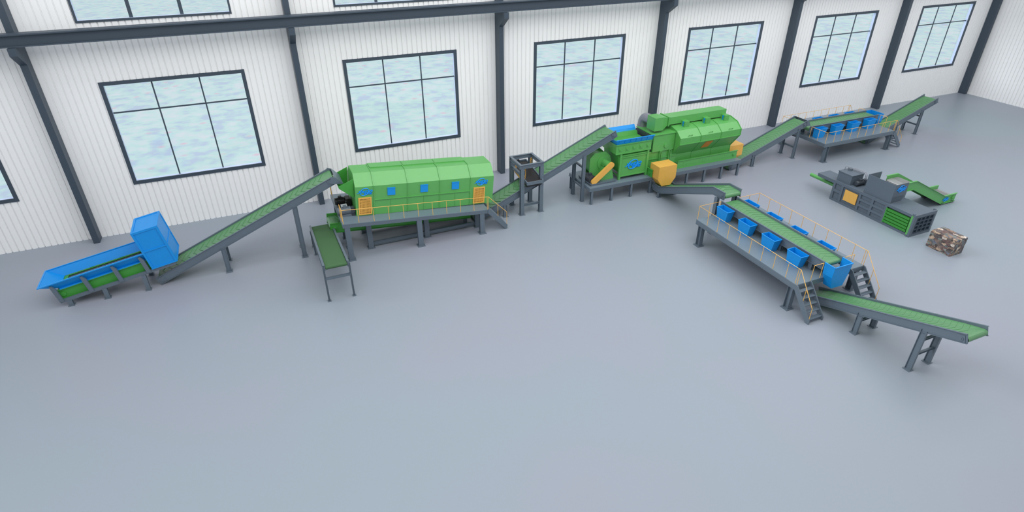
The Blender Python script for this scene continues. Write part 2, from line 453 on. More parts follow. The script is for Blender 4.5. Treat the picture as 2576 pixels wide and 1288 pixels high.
def legs_pair(t, x, y0, y1, top, w=0.26, bars=(), z0=0.0, plate=0.2, fl='x'):
    for y in (y0, y1): part('leg', M().hcol(x, y, z0, top, w, 0.16, 0.03, plate, fl), STEEL, t)
    for z in bars: part('cross_bar', M().ibar((x, min(y0, y1)+0.06, z), (x, max(y0, y1)-0.06, z), 0.12, 0.16, 0.02), STEEL, t)

# ================================================================ 1 FEED HOPPER (blue) on its incline
a = R(10.0); ca, sa = math.cos(a), math.sin(a)
def F(s, n): return (-0.65 + s*ca - n*sa, 0.34 + s*sa + n*ca)
t = thing('chain_feeder', (2.2, -9.2, 0), 'blue open trough feeder with tall blue hood, green pan and slate frame, at far left', 'feeder')
YA, YB = -10.42, -7.98
def flared(m, s0, s1, n1, y0, y1, S0, S1, n0, Y0, Y1, th=0.03):
    """thin walled open trough, lower opening (s0..s1,y0..y1 at n1) to the upper rim (S,Y at n0)"""
    lo = [(s0, y0), (s1, y0), (s1, y1), (s0, y1)]; up = [(S0, Y0), (S1, Y0), (S1, Y1), (S0, Y1)]
    for i in range(4):
        j = (i+1) % 4
        A = F(lo[i][0], n1); B = F(lo[j][0], n1); Cc = F(up[j][0], n0); D = F(up[i][0], n0)
        q = [Vector((A[0], lo[i][1], A[1])), Vector((B[0], lo[j][1], B[1])), Vector((Cc[0], up[j][1], Cc[1])), Vector((D[0], up[i][1], D[1]))]
        nn = (q[1]-q[0]).cross(q[3]-q[0]).normalized()*th
        m.hexa(q, [v-nn for v in q])
m = M(); flared(m, 0.35, 6.1, 0.95, -10.05, -8.35, -0.6, 6.1, 1.55, YA, YB)
# rim
for (s0, s1, y0, y1) in ((-0.66, 6.1, YA-0.03, YA+0.06), (-0.66, 6.1, YB-0.06, YB+0.03), (-0.68, -0.58, YA-0.03, YB+0.03)):
    m.prism([F(s0, 1.53), F(s1, 1.53), F(s1, 1.6), F(s0, 1.6)], y0, y1, 'y')
m.prism([F(0.35, 0.9), F(5.9, 0.9), F(5.9, 0.98), F(0.35, 0.98)], -10.22, -10.02, 'y')
part('hopper', m, BLUE, t)
m = M()
for y0, y1 in ((-10.1, -10.06), (-8.34, -8.3)):
    m.prism([F(0.0, 0.15), F(6.2, 0.15), F(6.2, 0.9), F(0.0, 0.9)], y0, y1, 'y')
for n in (0.12, 0.86):
    m.prism([F(-0.05, n), F(6.2, n), F(6.2, n+0.05), F(-0.05, n+0.05)], -10.22, -10.06, 'y')
m.prism([F(0.3, 0.9), F(6.1, 0.9), F(6.1, 0.94), F(0.3, 0.94)], -8.46, -8.34, 'y')
m.prism([F(0.3, 0.9), F(0.62, 0.9), F(0.62, 0.94), F(0.3, 0.94)], -10.05, -8.34, 'y')
c = F(0.35, 0.5)
m.cyl((c[0], -10.06, c[1]), (c[0], -10.16, c[1]), 0.17, 20)
part('side_pan', m, DKGREEN, t)
m = M()
m.prism([F(0.1, 0.5), F(6.3, 0.5), F(6.3, 0.82), F(0.1, 0.82)], -10.03, -8.38, 'y')
for i in range(60): m.prism([F(0.15+i*0.1, 0.82), F(0.2+i*0.1, 0.82), F(0.2+i*0.1, 0.85), F(0.15+i*0.1, 0.85)], -10.0, -8.4, 'y')
part('chain_belt', m, GREYM, t)
# frame: bottom rail, curved posts, legs
for yy in (-10.3, -8.1):
    m = M(); m.prism([F(-0.05, -0.02), F(7.6, -0.02), F(7.6, 0.22), F(-0.05, 0.22)], yy-0.06, yy+0.06, 'y')
    part('frame_rail', m, STEEL, t)
    pp = -10.39 if yy < -9 else -7.99
    for s in (-0.02, 1.9, 3.85, 5.65):
        m = M(); m.prism([F(s, 0.1), F(s+0.26, 0.1), F(s+0.26, 1.1), F(s+0.12, 1.42), F(s, 1.42)], pp-0.07, pp+0.07, 'y')
        part('frame_post', m, STEEL, t)
    for x in (-0.15, 2.05, 4.6):
        zt = 0.34 + (x+0.65)*math.tan(a)
        part('leg', M().hcol(x, yy, 0, zt, 0.28, 0.2, 0.03, 0.2), STEEL, t)
for s in (0.3, 3.0, 7.4): part('cross_member', M().prism([F(s, 0.0), F(s+.15, 0.0), F(s+.15, 0.15), F(s, 0.15)], -10.25, -8.15, 'y'), STEEL, t)
# hood
def HF(s, n): return F(s, n)
S0, S1, N0, N1 = 6.08, 7.75, 0.22, 3.22
m = M()
for y0, y1 in ((YA+0.02, YA+0.06), (YB-0.06, YB-0.02)): m.prism([HF(S0, N0), HF(S1, N0), HF(S1, N1), HF(S0, N1)], y0, y1, 'y')
m.prism([HF(S0, N1-0.04), HF(S1, N1-0.04), HF(S1, N1), HF(S0, N1)], YA+.02, YB-.02, 'y')
m.prism([HF(S1-0.04, N0), HF(S1, N0), HF(S1, N1), HF(S1-0.04, N1)], YA+.02, YB-.02, 'y')
m.prism([HF(S0, 1.75), HF(S0+.04, 1.75), HF(S0+.04, N1), HF(S0, N1)], YA+.02, YB-.02, 'y')
fr = 0.11
for yy, sg in ((YA+0.02, -1), (YB-0.02, 1)):
    for (p, q, n0, n1) in ((S0-.03, S0+fr, N0, N1), (S1-fr, S1+.03, N0, N1), (S0, S1, N0, N0+fr), (S0, S1, N1-fr, N1+.03), (S0, S1, 1.62, 1.72)):
        m.prism([HF(p, n0), HF(q, n0), HF(q, n1), HF(p, n1)], yy, yy+sg*0.05, 'y')
for (n0, n1, y0, y1) in ((N0, N1, YA, YA+fr), (N0, N1, YB-fr, YB), (N1-fr, N1+.03, YA, YB), (N0, N0+fr, YA, YB), (1.62, 1.72, YA, YB)):
    m.prism([HF(S1, n0), HF(S1+.04, n0), HF(S1+.04, n1), HF(S1, n1)], y0, y1, 'y')
for (s0, s1, y0, y1) in ((S0-.03, S1+.03, YA-.03, YA+fr), (S0-.03, S1+.03, YB-fr, YB+.03), (S0-.03, S0+fr, YA-.03, YB), (S1-fr, S1+.03, YA, YB)):
    m.prism([HF(s0, N1), HF(s1, N1), HF(s1, N1+.04), HF(s0, N1+.04)], y0, y1, 'y')
part('hood', m, BLUE, t, 'tall blue box hood')

# ================================================================ 2 FIRST INCLINED CONVEYOR
t = thing('belt_conveyor', (12, -9.07, 0), 'long inclined conveyor with green chevron belt rising from blue hood to green drum housing', 'conveyor')
conveyor(t, [(5.16, 0.61), (18.55, 6.25)], -9.07, 1.96, 0.62, 0.5, trough=.05, depth=.1, vk=.62)
legs_pair(t, 10.0, -9.98, -8.17, 2.05, 0.34, plate=0.24)
legs_pair(t, 15.52, -9.98, -8.17, 4.35, 0.34, plate=0.24, bars=(0.95,))
m = M()
for y0 in (-10.06, -8.12): m.prism([(18.45, 6.28), (18.75, 6.14), (19.28, 5.58), (18.8, 5.62), (18.3, 5.72)], y0, y0+0.03, 'y')
m.prism([(18.72, 6.16), (18.76, 6.16), (19.28, 5.6), (19.24, 5.58)], -10.04, -8.1, 'y')
part('head_chute', m, STEEL, t)

# ================================================================ 3 TROMMEL SCREEN
b5 = R(5.0)
TM = Matrix.Translation((19.77, 0, 3.1)) @ Matrix.Rotation(b5, 4, 'Y')
def with_frame(mx, fn):
    old = XF[0]; XF[0] = mx; fn(); XF[0] = old
t = thing('trommel_screen', (25.5, -9.25, 3.0), 'long green octagonal drum screen housing with blue hatches and two amber mesh doors', 'machine')
YT = (-10.92, -7.58)
def _tr():
    prof = [(-10.92, 0), (-10.92, 2.4), (-10.1, 3.22), (-8.4, 3.22), (-7.58, 2.4), (-7.58, 0)]
    m = M(); m.prism(prof, 0, 11.3, 'x'); part('housing', m, GREEN, t)
    # ribs
    prof2 = [(-10.98, 0), (-10.98, 2.43), (-10.13, 3.28), (-8.37, 3.28), (-7.52, 2.43), (-7.52, 0)]
    for s in (1.4, 4.05, 6.67, 9.28): part('rib', M().prism(prof2, s-.03, s+.03, 'x'), GREEN, t)
    m = M()
    for s0, s1 in ((1.46, 4.0), (4.1, 6.62), (6.72, 9.23)):
        m.box(s0, s1, -9.3, -8.4, 3.2, 3.3)
    part('roof_strip', m, GREEN, t)
    m = M()
    for s0, s1 in ((1.43, 4.02), (4.08, 6.64), (6.7, 9.25)):
        m.box(s0, s1, -11.0, -10.9, 1.24, 1.29); m.box((s0+s1)/2-.02, (s0+s1)/2+.02, -10.95, -10.9, 0, 1.24)
    part('stiffener', m, GREEN, t)
    for s in (2.45, 5.07, 7.67):
        m = M(); m.box(s, s+0.6, -10.99, -10.9, 1.55, 2.15); m.box(s-.01, s+.61, -11.01, -10.93, 2.12, 2.17); part('hatch', m, BLUE, t, 'square blue inspection hatch')
    for s in (0.2, 9.55):
        m = M(); w_, h0, h1 = 1.0, 0.1, 1.52
        m.box(s, s+w_, -11.0, -10.9, h0, h0+.1); m.box(s, s+w_, -11.0, -10.9, h1-.1, h1); m.box(s, s+.1, -11.0, -10.9, h0, h1); m.box(s+w_-.1, s+w_, -11.0, -10.9, h0, h1)
        for i in range(1, 8): x = s+.1+i*(w_-.2)/8; m.box(x-.02, x+.02, -10.99, -10.96, h0+.1, h1-.1)
        for i in range(1, 13): z = h0+.1+i*(h1-h0-.2)/13; m.box(s+.1, s+w_-.1, -10.98, -10.95, z-.022, z+.022)
        d = part('mesh_door', m, YELLOW, t, 'amber door with square mesh grid')
        part('door_shade_panel', M().box(s+.06, s+w_-.06, -10.935, -10.922, h0+.05, h1-.05), BLACK, d, 'black panel as painted shade behind the grid')  # black sheet on the solid housing, painted shade of an interior
    logo(t, (0.72, -10.93, 1.98), (1, 0, 0), (0, 0, 1), 1.2)
    logo(t, (10.2, -10.93, 1.98), (1, 0, 0), (0, 0, 1), 1.2)
with_frame(TM, _tr)
m = M()
q = [(19.98, 6.02), (18.86, 5.58), (18.86, 5.42), (19.85, 4.5)]
for y0, y1, f in ((-10.55, -10.5, 1), (-7.95, -7.9, 1)): m.prism(q, y0, y1, 'y')
m.prism([(18.85, 5.42), (19.85, 4.5), (19.85, 4.56), (18.85, 5.48)], -10.55, -7.9, 'y')
part('inlet_chute', m, DKGREEN, t)

# platform under the drum
def dz(x): return 3.22 - (x-18.5)*0.0928
t = thing('trommel_platform', (24.4, -9.2, 0), 'slate walkway platform under the green drum screen with amber handrail and side stair', 'platform')
m = M(); m.prism([(18.5, dz(18.5)), (30.25, dz(30.25)), (30.25, dz(30.25)-.06), (18.5, dz(18.5)-.06)], -12.1, -6.3, 'y'); part('deck', m, DECK, t)
for y0, fl in ((-12.1, -1), (-6.3, 1), (-10.5, 1), (-7.9, 1)):
    m = M()
    m.prism([(18.5, dz(18.5)-.06), (30.25, dz(30.25)-.06), (30.25, dz(30.25)-.32), (18.5, dz(18.5)-.32)], y0+.02, y0+.05, 'y')
    m.prism([(18.5, dz(18.5)-.3), (30.25, dz(30.25)-.3), (30.25, dz(30.25)-.33), (18.5, dz(18.5)-.33)], y0-.02, y0+.12, 'y')
    part('edge_beam', m, STEEL, t)
for x in (18.5, 24.2, 30.2): part('cross_beam', M().box(x, x+.05, -12.08, -6.3, dz(x)-.3, dz(x)-.06), STEEL, t)
for x in (18.82, 24.38, 29.68):
    for y in (-11.95, -6.5): part('leg', M().hcol(x, y, 0, dz(x)-.32, 0.4, 0.3, 0.03, 0.3), STEEL, t)
for x in (20.6, 25.27, 29.7):
    for y in (-10.64, -7.8): part('leg', M().hcol(x, y, 0, dz(x)-.32, 0.4, 0.3, 0.03, 0.3), STEEL, t)
for y in (-10.64, -7.8): part('lower_brace', M().ibar((20.7, y, .33), (29.6, y, .33), .2, .3), STEEL, t)
def rail(t, posts, tops, r=0.021):
    """posts: list of (x,y,z0,z1); tops: polyline"""
    m = M()
    for x, y, z0, z1 in posts: m.tube([(x, y, z0), (x, y, z1)], r, 6)
    m.tube(tops, r, 6)
    return part('handrail', m, RAIL, t, 'thin amber handrail')
ps = [(18.6+1.156*i, -12.05) for i in range(11)] + [(30.25, -12.05)]
rail(t, [(x, y, dz(x), dz(x)+1.13) for x, y in ps] + [(31.08, -12.08, 1.3, 2.42), (31.88, -12.08, .4, 1.58)],
     [(18.6, -12.05, dz(18.6)+1.13), (30.27, -12.05, dz(30.27)+1.13), (31.88, -12.08, 1.58)])
rail(t, [(18.6, -11.6, dz(18.6), dz(18.6)+1.13), (18.6, -10.95, dz(18.6), dz(18.6)+1.13)], [(18.6, -12.05, dz(18.6)+1.13), (18.6, -10.95, dz(18.6)+1.13)])
ps = [(18.6+1.156*i, -6.35) for i in range(11)]
rail(t, [(x, y, dz(x), dz(x)+1.13) for x, y in ps], [(18.6, -6.35, dz(18.6)+1.13), (30.2, -6.35, dz(30.2)+1.13)])
rail(t, [(18.6, -6.8, dz(18.6), dz(18.6)+1.13)], [(18.6, -6.35, dz(18.6)+1.13), (18.6, -7.3, dz(18.6)+1.13)])
m = M()
for y0 in (-12.12, -10.6): m.prism([(30.2, 2.18), (30.45, 2.05), (31.9, .42), (31.9, .06), (31.72, .06), (30.2, 1.8)], y0, y0+.05, 'y')
m.box(30.22, 30.26, -12.12, -10.55, 1.82, 2.1)
st = part('stair', m, STEEL, t)
for i in range(5):
    x = 30.5+.3*i; z = 1.75-.36*i; part('tread', M().box(x, x+.26, -12.08, -10.6, z-.04, z), STEEL, st)

# drives on the platform, to the left of the housing
def motor(t, c, L, r, axis, mtl, fins=True):
    """squirrel cage motor body along axis with fan cowl and terminal box"""
    c = Vector(c); d = Vector(axis).normalized(); u = Vector((0, 0, 1))
    m = M(); m.cyl(c-d*L/2, c+d*L*0.35, r, 24); m.tube([c-d*L*.62, c-d*L*.6, c-d*L*.38, c-d*L*.34], [r*.8, r*1.06, r*1.06, r*.98], 24)
    m.cyl(c+d*L*.35, c+d*L*.42, r*1.12, 20); m.cyl(c+d*L*.42, c+d*L*.62, r*.2, 12)
    o = part('motor_body', m, mtl, t)
    if fins:
        k = M()
        for i in range(18):
            an = 2*math.pi*i/18; side = d.cross(u).normalized(); q = side*math.cos(an)+u*math.sin(an)
            k.bar(c-d*L*.33+q*r*1.04, c+d*L*.33+q*r*1.04, .015 if False else .02, .02)
        part('cooling_fin', k, mtl, o)
    e = c+u*(r+.05)
    part('terminal_box', M().box(e.x-.13, e.x+.13, e.y-.11, e.y+.11, e.z-.08, e.z+.1), mtl, t)
    return o
dk = dz(19.2)
t = thing('drive_motor', (19.2, -10.85, dk), 'grey electric motor on cradle at near edge of drum platform', 'motor')
motor(t, (19.05, -10.55, dk+.42), 0.95, 0.27, (1, 0, 0), GREYM)
part('cradle', M().box(18.75, 19.45, -10.8, -10.3, dk-.02, dk+.18), GREYM, t)
part('gearbox', M().box(19.45, 19.72, -10.75, -10.35, dk-.02, dk+.62).cyl((19.58, -10.3, dk+.4), (19.58, -10.85, dk+.4), .17, 16), DARK, t)
part('bright_cover', M().box(18.85, 19.3, -10.22, -9.75, dk+.3, dk+.62), mat('pale_metal', (196, 200, 206), .35), t)
t = thing('gear_drive', (19.3, -9.0, dk), 'black gearbox drive under the green inlet chute of drum screen', 'motor')
motor(t, (18.98, -8.7, dk+.45), 0.7, 0.26, (1, 0, 0), BLACK)
part('gearbox', M().box(19.35, 19.72, -9.3, -8.6, dk-.02, dk+.75).cyl((19.5, -9.45, dk+.45), (19.5, -8.4, dk+.45), .24, 16), BLACK, t)
part('base_plate', M().box(18.7, 19.72, -9.35, -8.2, dk-.02, dk+.2), DARK, t)

# green take-away conveyor under the drum
t = thing('collecting_conveyor', (23.8, -9.05, 0.4), 'green sided belt conveyor slung beneath the drum screen platform', 'conveyor')
conveyor(t, [(17.8, 2.42), (29.45, 1.38)], -9.05, 1.95, 0.84, 0.6, plate_m=DKGREEN, belt_m=BELT, trough=0.05, depth=.12, rr=.26, vdir=-1)
legs_pair(t, 18.95, -9.9, -8.2, 1.5, 0.3, plate=.22)
legs_pair(t, 28.9, -9.9, -8.2, .62, 0.3, plate=.22)

# smooth belt cross conveyor
XF[0] = Matrix.Translation((17.2, -8.4, 0)) @ Matrix.Rotation(-math.pi/2, 4, 'Z')
t = thing('cross_conveyor', (4, 0, 0), 'short cross conveyor with smooth dark green belt on thin slate legs', 'conveyor')
conveyor(t, [(0.0, 1.78), (8.55, 2.88)], 0, 1.78, 0.42, 0, belt_m=BELT2, trough=0.0, depth=0.1, rr=0.13, fl=.15, bearings=False)
for y in (-.86, .86):
    part('leg', M().hcol(8.57, y, 0, 2.75, .13, .13, .02, .12), STEEL, t)
    part('leg', M().hcol(1.66, y, 0, 1.6, .13, .13, .02, .12), STEEL, t); part('leg', M().hcol(.2, y, 0, 1.4, .13, .13, .02, .12), STEEL, t)
part('cross_bar', M().box(8.5, 8.62, -.86, .86, 1.72, 1.9), STEEL, t)
XF[0] = Matrix.Identity(4)

# ================================================================ 4 SECOND CONVEYOR + MAGNET
t = thing('belt_conveyor', (37, -9.0, 0), 'inclined conveyor with green chevron belt passing through magnet frame to blue trough', 'conveyor')
conveyor(t, [(29.7, 0.40), (43.4, 6.36)], -9.0, 1.96, 0.60, 0.5, trough=.08, depth=.08, vk=.62)
legs_pair(t, 32.64, -9.92, -8.1, 1.1, 0.34, plate=0.24)
for y in (-9.92, -8.17): part('leg', M().hcol(40.34, y, 0, 4.45, .3, .2, .03, .18), STEEL, t)
for z in (1.4, 3.3): part('cross_bar', M().ibar((40.34, -9.85, z), (40.34, -8.25, z), .14, .16), STEEL, t)

t = thing('magnet_frame', (35.03, -9.07, 0), 'open slate steel portal frame standing around the second inclined conveyor', 'frame')
for x in (34.12, 35.95):
    for y in (-10.2, -7.95): part('post', M().hcol(x, y, 0, 4.36, .34, .3, .03, .26), STEEL, t)
for y in (-10.2, -7.95):
    part('top_beam', M().ibar((33.9, y, 4.53), (36.17, y, 4.53), .2, .34), STEEL, t)
for x in (34.02, 36.05):
    part('top_beam', M().ibar((x, -10.15, 4.53), (x, -8.0, 4.53), .2, .34), STEEL, t)
part('brace', M().ibar((34.12, -10.1, 3.75), (34.12, -8.05, 3.75), .16, .24), STEEL, t)
part('brace', M().ibar((34.2, -7.95, 2.05), (35.9, -7.95, 2.05), .16, .3), STEEL, t)
part('brace', M().ibar((34.2, -10.2, .9), (35.9, -10.2, .9), .16, .2), STEEL, t)

t = thing('magnetic_separator', (35.03, -9.2, 2.9), 'black belt magnet hung on amber chains inside the slate portal frame', 'magnet')
def mg(y): return 3.0+ (y+10.4)*0.17
sl = math.atan(0.17)
path = [(-10.45, 3.03), (-7.4, 3.55)]
m = M()
rows = []
for (y, z) in ((-10.3, 3.2), (-7.3, 3.72)): rows.append((y, z))
for k_ in range(1, 6): an = math.pi/2 - math.pi*k_/6; rows.append((-7.3+.28*math.cos(an)+.04, 3.44+.28*math.sin(an)))
rows += [(-7.3, 3.16), (-10.3, 2.64)]
for k_ in range(1, 6): an = -math.pi/2 - math.pi*k_/6; rows.append((-10.3+.28*math.cos(an), 2.92+.28*math.sin(an)))
m.prism(rows, 34.5, 35.85, 'x'); part('magnet_belt', m, BLACK, t)
m = M()
for x in (34.38, 35.88):
    m.prism([(-10.65, 3.2), (-7.1, 3.82), (-7.1, 3.58), (-10.65, 2.96)], x, x+.09, 'x')
m.box(34.38, 35.97, -10.7, -10.62, 2.95, 3.22); m.box(34.38, 35.97, -7.1, -7.02, 3.56, 3.83)
part('magnet_frame_rail', m, STEEL, t)
part('magnet_core', M().prism([(-9.9, 2.98), (-7.7, 3.36), (-7.7, 3.1), (-9.9, 2.72)], 34.46, 34.5, 'x'), YELLOW, t, 'amber strip on the magnet side')
part('drive_unit', M().box(34.5, 35.2, -7.2, -6.7, 3.4, 3.95), DARK, t)
for x in (34.46, 35.93):
    for y in (-10.0, -8.15):
        zt, zb = 4.35, mg(y)+.22; m = M(); L = (zt-zb)
        for j, (f0, f1) in enumerate(((.0, .28), (.22, .78), (.72, 1.0))):
            z0 = zb+L*f0; z1 = zb+L*f1; hw = .075 if j == 1 else .045
            m.tube([(x-hw, y, z0+.05), (x-hw, y, z1-.05), (x, y, z1), (x+hw, y, z1-.05), (x+hw, y, z0+.05), (x, y, z0)], .028, 6, closed=True)
        part('hanger_chain', m, YELLOW, t, 'amber chain link hanger')

# ================================================================ 5 SEPARATOR PLATFORM AND MACHINES
DK = 1.68
t = thing('separator_platform', (49.1, -9.0, 0), 'low long slate platform carrying green blower, screen and separator', 'platform')
part('deck', M().box(40.5, 57.8, -10.98, -7.0, DK-.05, DK), DECK, t)
for y in (-10.98, -7.02, -9.0):
    m = M(); m.box(40.5, 57.8, y, y+.03, DK-.32, DK-.05); m.box(40.5, 57.8, y-.03, y+.12, DK-.35, DK-.31); part('edge_beam', m, STEEL, t)
for x in (40.5, 45, 49.4, 53.6, 57.77): part('cross_beam', M().box(x, x+.03, -10.95, -7.0, DK-.32, DK-.05), STEEL, t)
for i in range(9):
    x = 40.77+2.11*i
    if i == 5: x = 51.35
    for y in (-10.88, -6.98): part('leg', M().hcol(x, y, 0, DK-.33, .2, .2, .025, 0), STEEL, t)

t = thing('blower_fan', (42.2, -9.4, DK), 'green scroll blower fan with amber belt guard and grey motor on skid', 'fan')
m = M(); m.box(40.78, 43.45, -10.62, -8.3, DK+.1, DK+.2)
for y in (-10.6, -9.4, -8.4): m.box(40.85, 43.4, y, y+.12, DK-.005, DK+.1)
part('skid', m, STEEL, t)
octo = [(41.2, 2.3), (41.2, 3.85), (41.65, 4.32), (42.8, 4.32), (43.32, 3.85), (43.32, 2.3), (42.9, DK+.2), (41.5, DK+.2)]
part('casing', M().prism(octo, -9.5, -9.42, 'y'), GREEN, t)
m = M(); cc = (42.25, 3.15)
ring = [(cc[0]+1.08*math.cos(2*math.pi*i/28), cc[1]+1.08*math.sin(2*math.pi*i/28)) for i in range(28)]
m.prism(ring, -9.45, -8.45, 'y'); m.prism([(x, z) for x, z in octo], -8.45, -8.38, 'y'); part('scroll', m, GREEN, t)
m = M(); m.cyl((42.7, -9.5, 3.32), (42.7, -10.42, 3.32), .33, 28); m.cyl((42.7, -9.5, 3.32), (42.7, -9.56, 3.32), .72, 32)
m.bar((42.35, -9.5, 3.2), (42.35, -10.1, 3.2), .05, .1); part('shaft_housing', m, GREEN, t)
part('pedestal', M().prism([(42.05, DK+.2), (43.4, DK+.2), (43.1, 3.1), (42.3, 3.1)], -10.2, -9.5, 'y'), GREEN, t)
def obround(p, q, r, n=12):
    p, q = Vector(p), Vector(q); d = (q-p).normalized(); an0 = math.atan2(d.y, d.x); out = []
    for i in range(n+1): an = an0-math.pi/2+math.pi*i/n; out.append((q.x+r*math.cos(an), q.y+r*math.sin(an)))
    for i in range(n+1): an = an0+math.pi/2+math.pi*i/n; out.append((p.x+r*math.cos(an), p.y+r*math.sin(an)))
    return out
part('belt_guard', M().prism(obround((41.12, 2.03), (42.86, 3.4), .25), -10.62, -10.4, 'y'), YELLOW, t, 'long rounded amber belt guard')
motor(t, (41.12, -9.85, 2.16), 1.05, .34, (0, -1, 0), DARK)
part('motor_foot', M().box(40.85, 41.4, -10.35, -9.6, DK+.2, 1.86), DARK, t)

t = thing('vibrating_screen', (45.3, -9.0, DK), 'green vibrating pan with blue flared trough on panelled green stand', 'machine')
m = M()
for x in (43.92, 46.85):
    for y in (-10.3, -7.7): m.box(x-.1, x+.1, y-.1, y+.1, DK-.005, 4.22)
for y in (-10.3, -7.7):
    for z in (2.0, 4.0, 3.82): m.box(43.92, 46.85, y-.07, y+.07, z-.05, z+.05)
for x in (43.92, 46.85):
    for z in (2.0, 4.0): m.box(x-.05, x+.05, -10.3, -7.7, z-.05, z+.05)
part('stand', m, GREEN, t)
pn = part('front_panel', M().box(44.0, 46.8, -10.3, -10.24, 2.02, 3.98), GREEN, t)
logo(t, (45.35, -10.31, 3.02), (1, 0, 0), (0, 0, 1), 1.8)
m = M()
m.hexa([(44.0, -10.2, 2.3), (46.8, -10.2, 2.3), (46.8, -7.8, 2.3), (44.0, -7.8, 2.3)], [(43.6, -10.2, 4.25), (46.9, -10.2, 4.25), (46.9, -7.8, 4.25), (43.6, -7.8, 4.25)])
part('undersize_hopper', m, DKGREEN, t)
m = M()
y0, y1, x0, x1, z0, z1 = -10.4, -7.5, 43.3, 47.08, 4.26, 5.14
m.box(x0, x1, y0, y0+.04, z0, z1); m.box(x0, x1, y1-.04, y1, z0, z1); m.box(x0, x0+.04, y0, y1, z0, z1); m.box(x0, x1, y0, y1, z0, z0+.05)
m.box(x0-.03, x1, y0-.08, y0+.03, z1-.04, z1+.02); m.box(x0-.03, x1, y1-.03, y1+.08, z1-.04, z1+.02); m.box(x0-.02, x1, y0-.05, y0, z0-.03, z0+.02)
pan = part('screen_pan', m, GREEN, t)
for i in range(5):
    x = 43.72+.74*i; m = M(); m.box(x-.15, x+.15, y0-.03, y0, 4.5, 4.85); m.cyl((x, y0-.02, 4.67), (x, y0-.1, 4.67), .09, 12); part('bearing_cap', m, GREEN, pan)
m = M(); m.box(x0+.04, x1, y0+.04, y1-.04, 4.9, 4.94); m.hexa([(x0, -8.1, 4.9), (x1, -8.1, 4.9), (x1, -7.6, 4.9), (x0, -7.6, 4.9)], [(x0, -7.9, 5.25), (x1, -7.9, 5.25), (x1, -7.6, 5.25), (x0, -7.6, 5.25)])
part('screen_deck', m, DKGREEN, t)
m = M()
def slab(m, q, th):
    q = [Vector(v) for v in q]; n = (q[1]-q[0]).cross(q[3]-q[0]).normalized()*th; m.hexa(q, [v+n for v in q])
slab(m, [(43.4, -10.32, 5.12), (47.1, -10.32, 5.12), (47.25, -10.48, 5.6), (43.25, -10.48, 5.6)], .03)
slab(m, [(43.4, -7.7, 5.12), (47.1, -7.7, 5.12), (47.1, -7.55, 5.4), (43.3, -7.55, 5.4)], .03)
slab(m, [(43.3, -7.55, 5.4), (47.1, -7.55, 5.4), (47.2, -7.2, 5.62), (43.2, -7.2, 5.62)], .03)
slab(m, [(43.4, -7.7, 5.12), (43.4, -10.32, 5.12), (43.25, -10.48, 5.55), (43.25, -7.5, 5.55)], .03)
m.box(43.22, 47.28, -10.54, -10.44, 5.56, 5.62)
for i in range(7):
    x = 43.5+.6*i; m.add([(x, -10.34, 5.12), (x, -10.52, 5.58), (x, -10.56, 5.58), (x, -10.38, 5.12), (x+.04, -10.34, 5.12), (x+.04, -10.52, 5.58), (x+.04, -10.56, 5.58), (x+.04, -10.38, 5.12)],
        [(0,1,2,3),(7,6,5,4),(0,4,5,1),(1,5,6,2),(2,6,7,3),(3,7,4,0)])
part('flared_trough', m, BLUE, t, 'blue flared trough with side ribs')

t = thing('separator_tower', (48.7, -8.7, DK), 'boxy green separator tower between the blue trough and the ribbed chamber', 'machine')
m = M(); m.box(47.5, 49.9, -10.1, -7.3, 3.72, 5.35); m.box(47.42, 49.95, -10.18, -7.25, 5.33, 5.39); part('upper_box', m, GREEN, t)
m = M(); m.box(47.0, 50.4, -9.95, -7.5, DK-.005, 3.72); m.box(47.0, 50.4, -10.02, -9.93, 2.95, 3.02); m.box(47.0, 50.4, -10.0, -9.93, 3.66, 3.74); part('lower_box', m, GREEN, t)
part('gap_shade_strip', M().box(47.28, 47.48, -9.9, -7.4, 3.8, 5.3), DARK, t, 'dark strip as painted shade in the gap beside blue trough')  # dark block stands in for the shade of an open gap
m = M(); m.cyl((48.95, -10.1, 4.2), (48.95, -10.2, 4.2), .2, 20); part('shaft_boss', m, GREEN, t)
for x in (48.4, 49.45):
    m = M(); m.box(x-.04, x+.04, -10.15, -9.95, 2.75, 3.8); m.box(x+.12, x+.2, -10.15, -9.95, 2.75, 3.7); m.box(x-.04, x+.2, -10.17, -9.95, 3.7, 3.78); part('adjuster_bracket', m, GREEN, t)

t = thing('settling_chamber', (53.5, -8.7, DK), 'faceted green settling chamber in three ribbed bays with small orange panel', 'machine')
pr = [(-9.85, 2.1), (-9.85, 3.0), (-10.9, 4.35), (-10.9, 4.95), (-10.2, 5.5), (-9.2, 5.72), (-8.2, 5.72), (-7.2, 5.5), (-6.5, 4.95), (-6.5, 4.35), (-7.55, 3.0), (-7.55, 2.1)]
part('shell', M().prism(pr, 49.95, 57.1, 'x'), GREEN, t)
cy, cz_ = -8.7, 4.1
pr2 = [(cy+(y-cy)*1.025, cz_+(z-cz_)*1.03) for y, z in pr]; pr2[0] = (-9.9, 2.12); pr2[-1] = (-7.5, 2.12)
for x in (52.33, 54.72, 57.07): part('rib', M().prism(pr2, x-.03, x+.03, 'x'), GREEN, t)
m = M(); m.box(49.9, 57.1, -10.97, -10.88, 4.33, 4.38); part('flange', m, GREEN, t)
for x in (51.1, 53.45, 55.85):
    f0 = .18; y = -10.9+.7*f0; z = 4.95+.55*f0; m = M()
    m.tube([(x-.2, y, z), (x-.2, y-.1, z+.1), (x+.2, y-.1, z+.1), (x+.2, y, z)], .022, 6); part('handle', m, DKGREEN, t)
def LS(x, f, o): y = -9.85-1.05*f; z = 3.0+1.35*f; return (x, y-.79*o, z-.61*o)
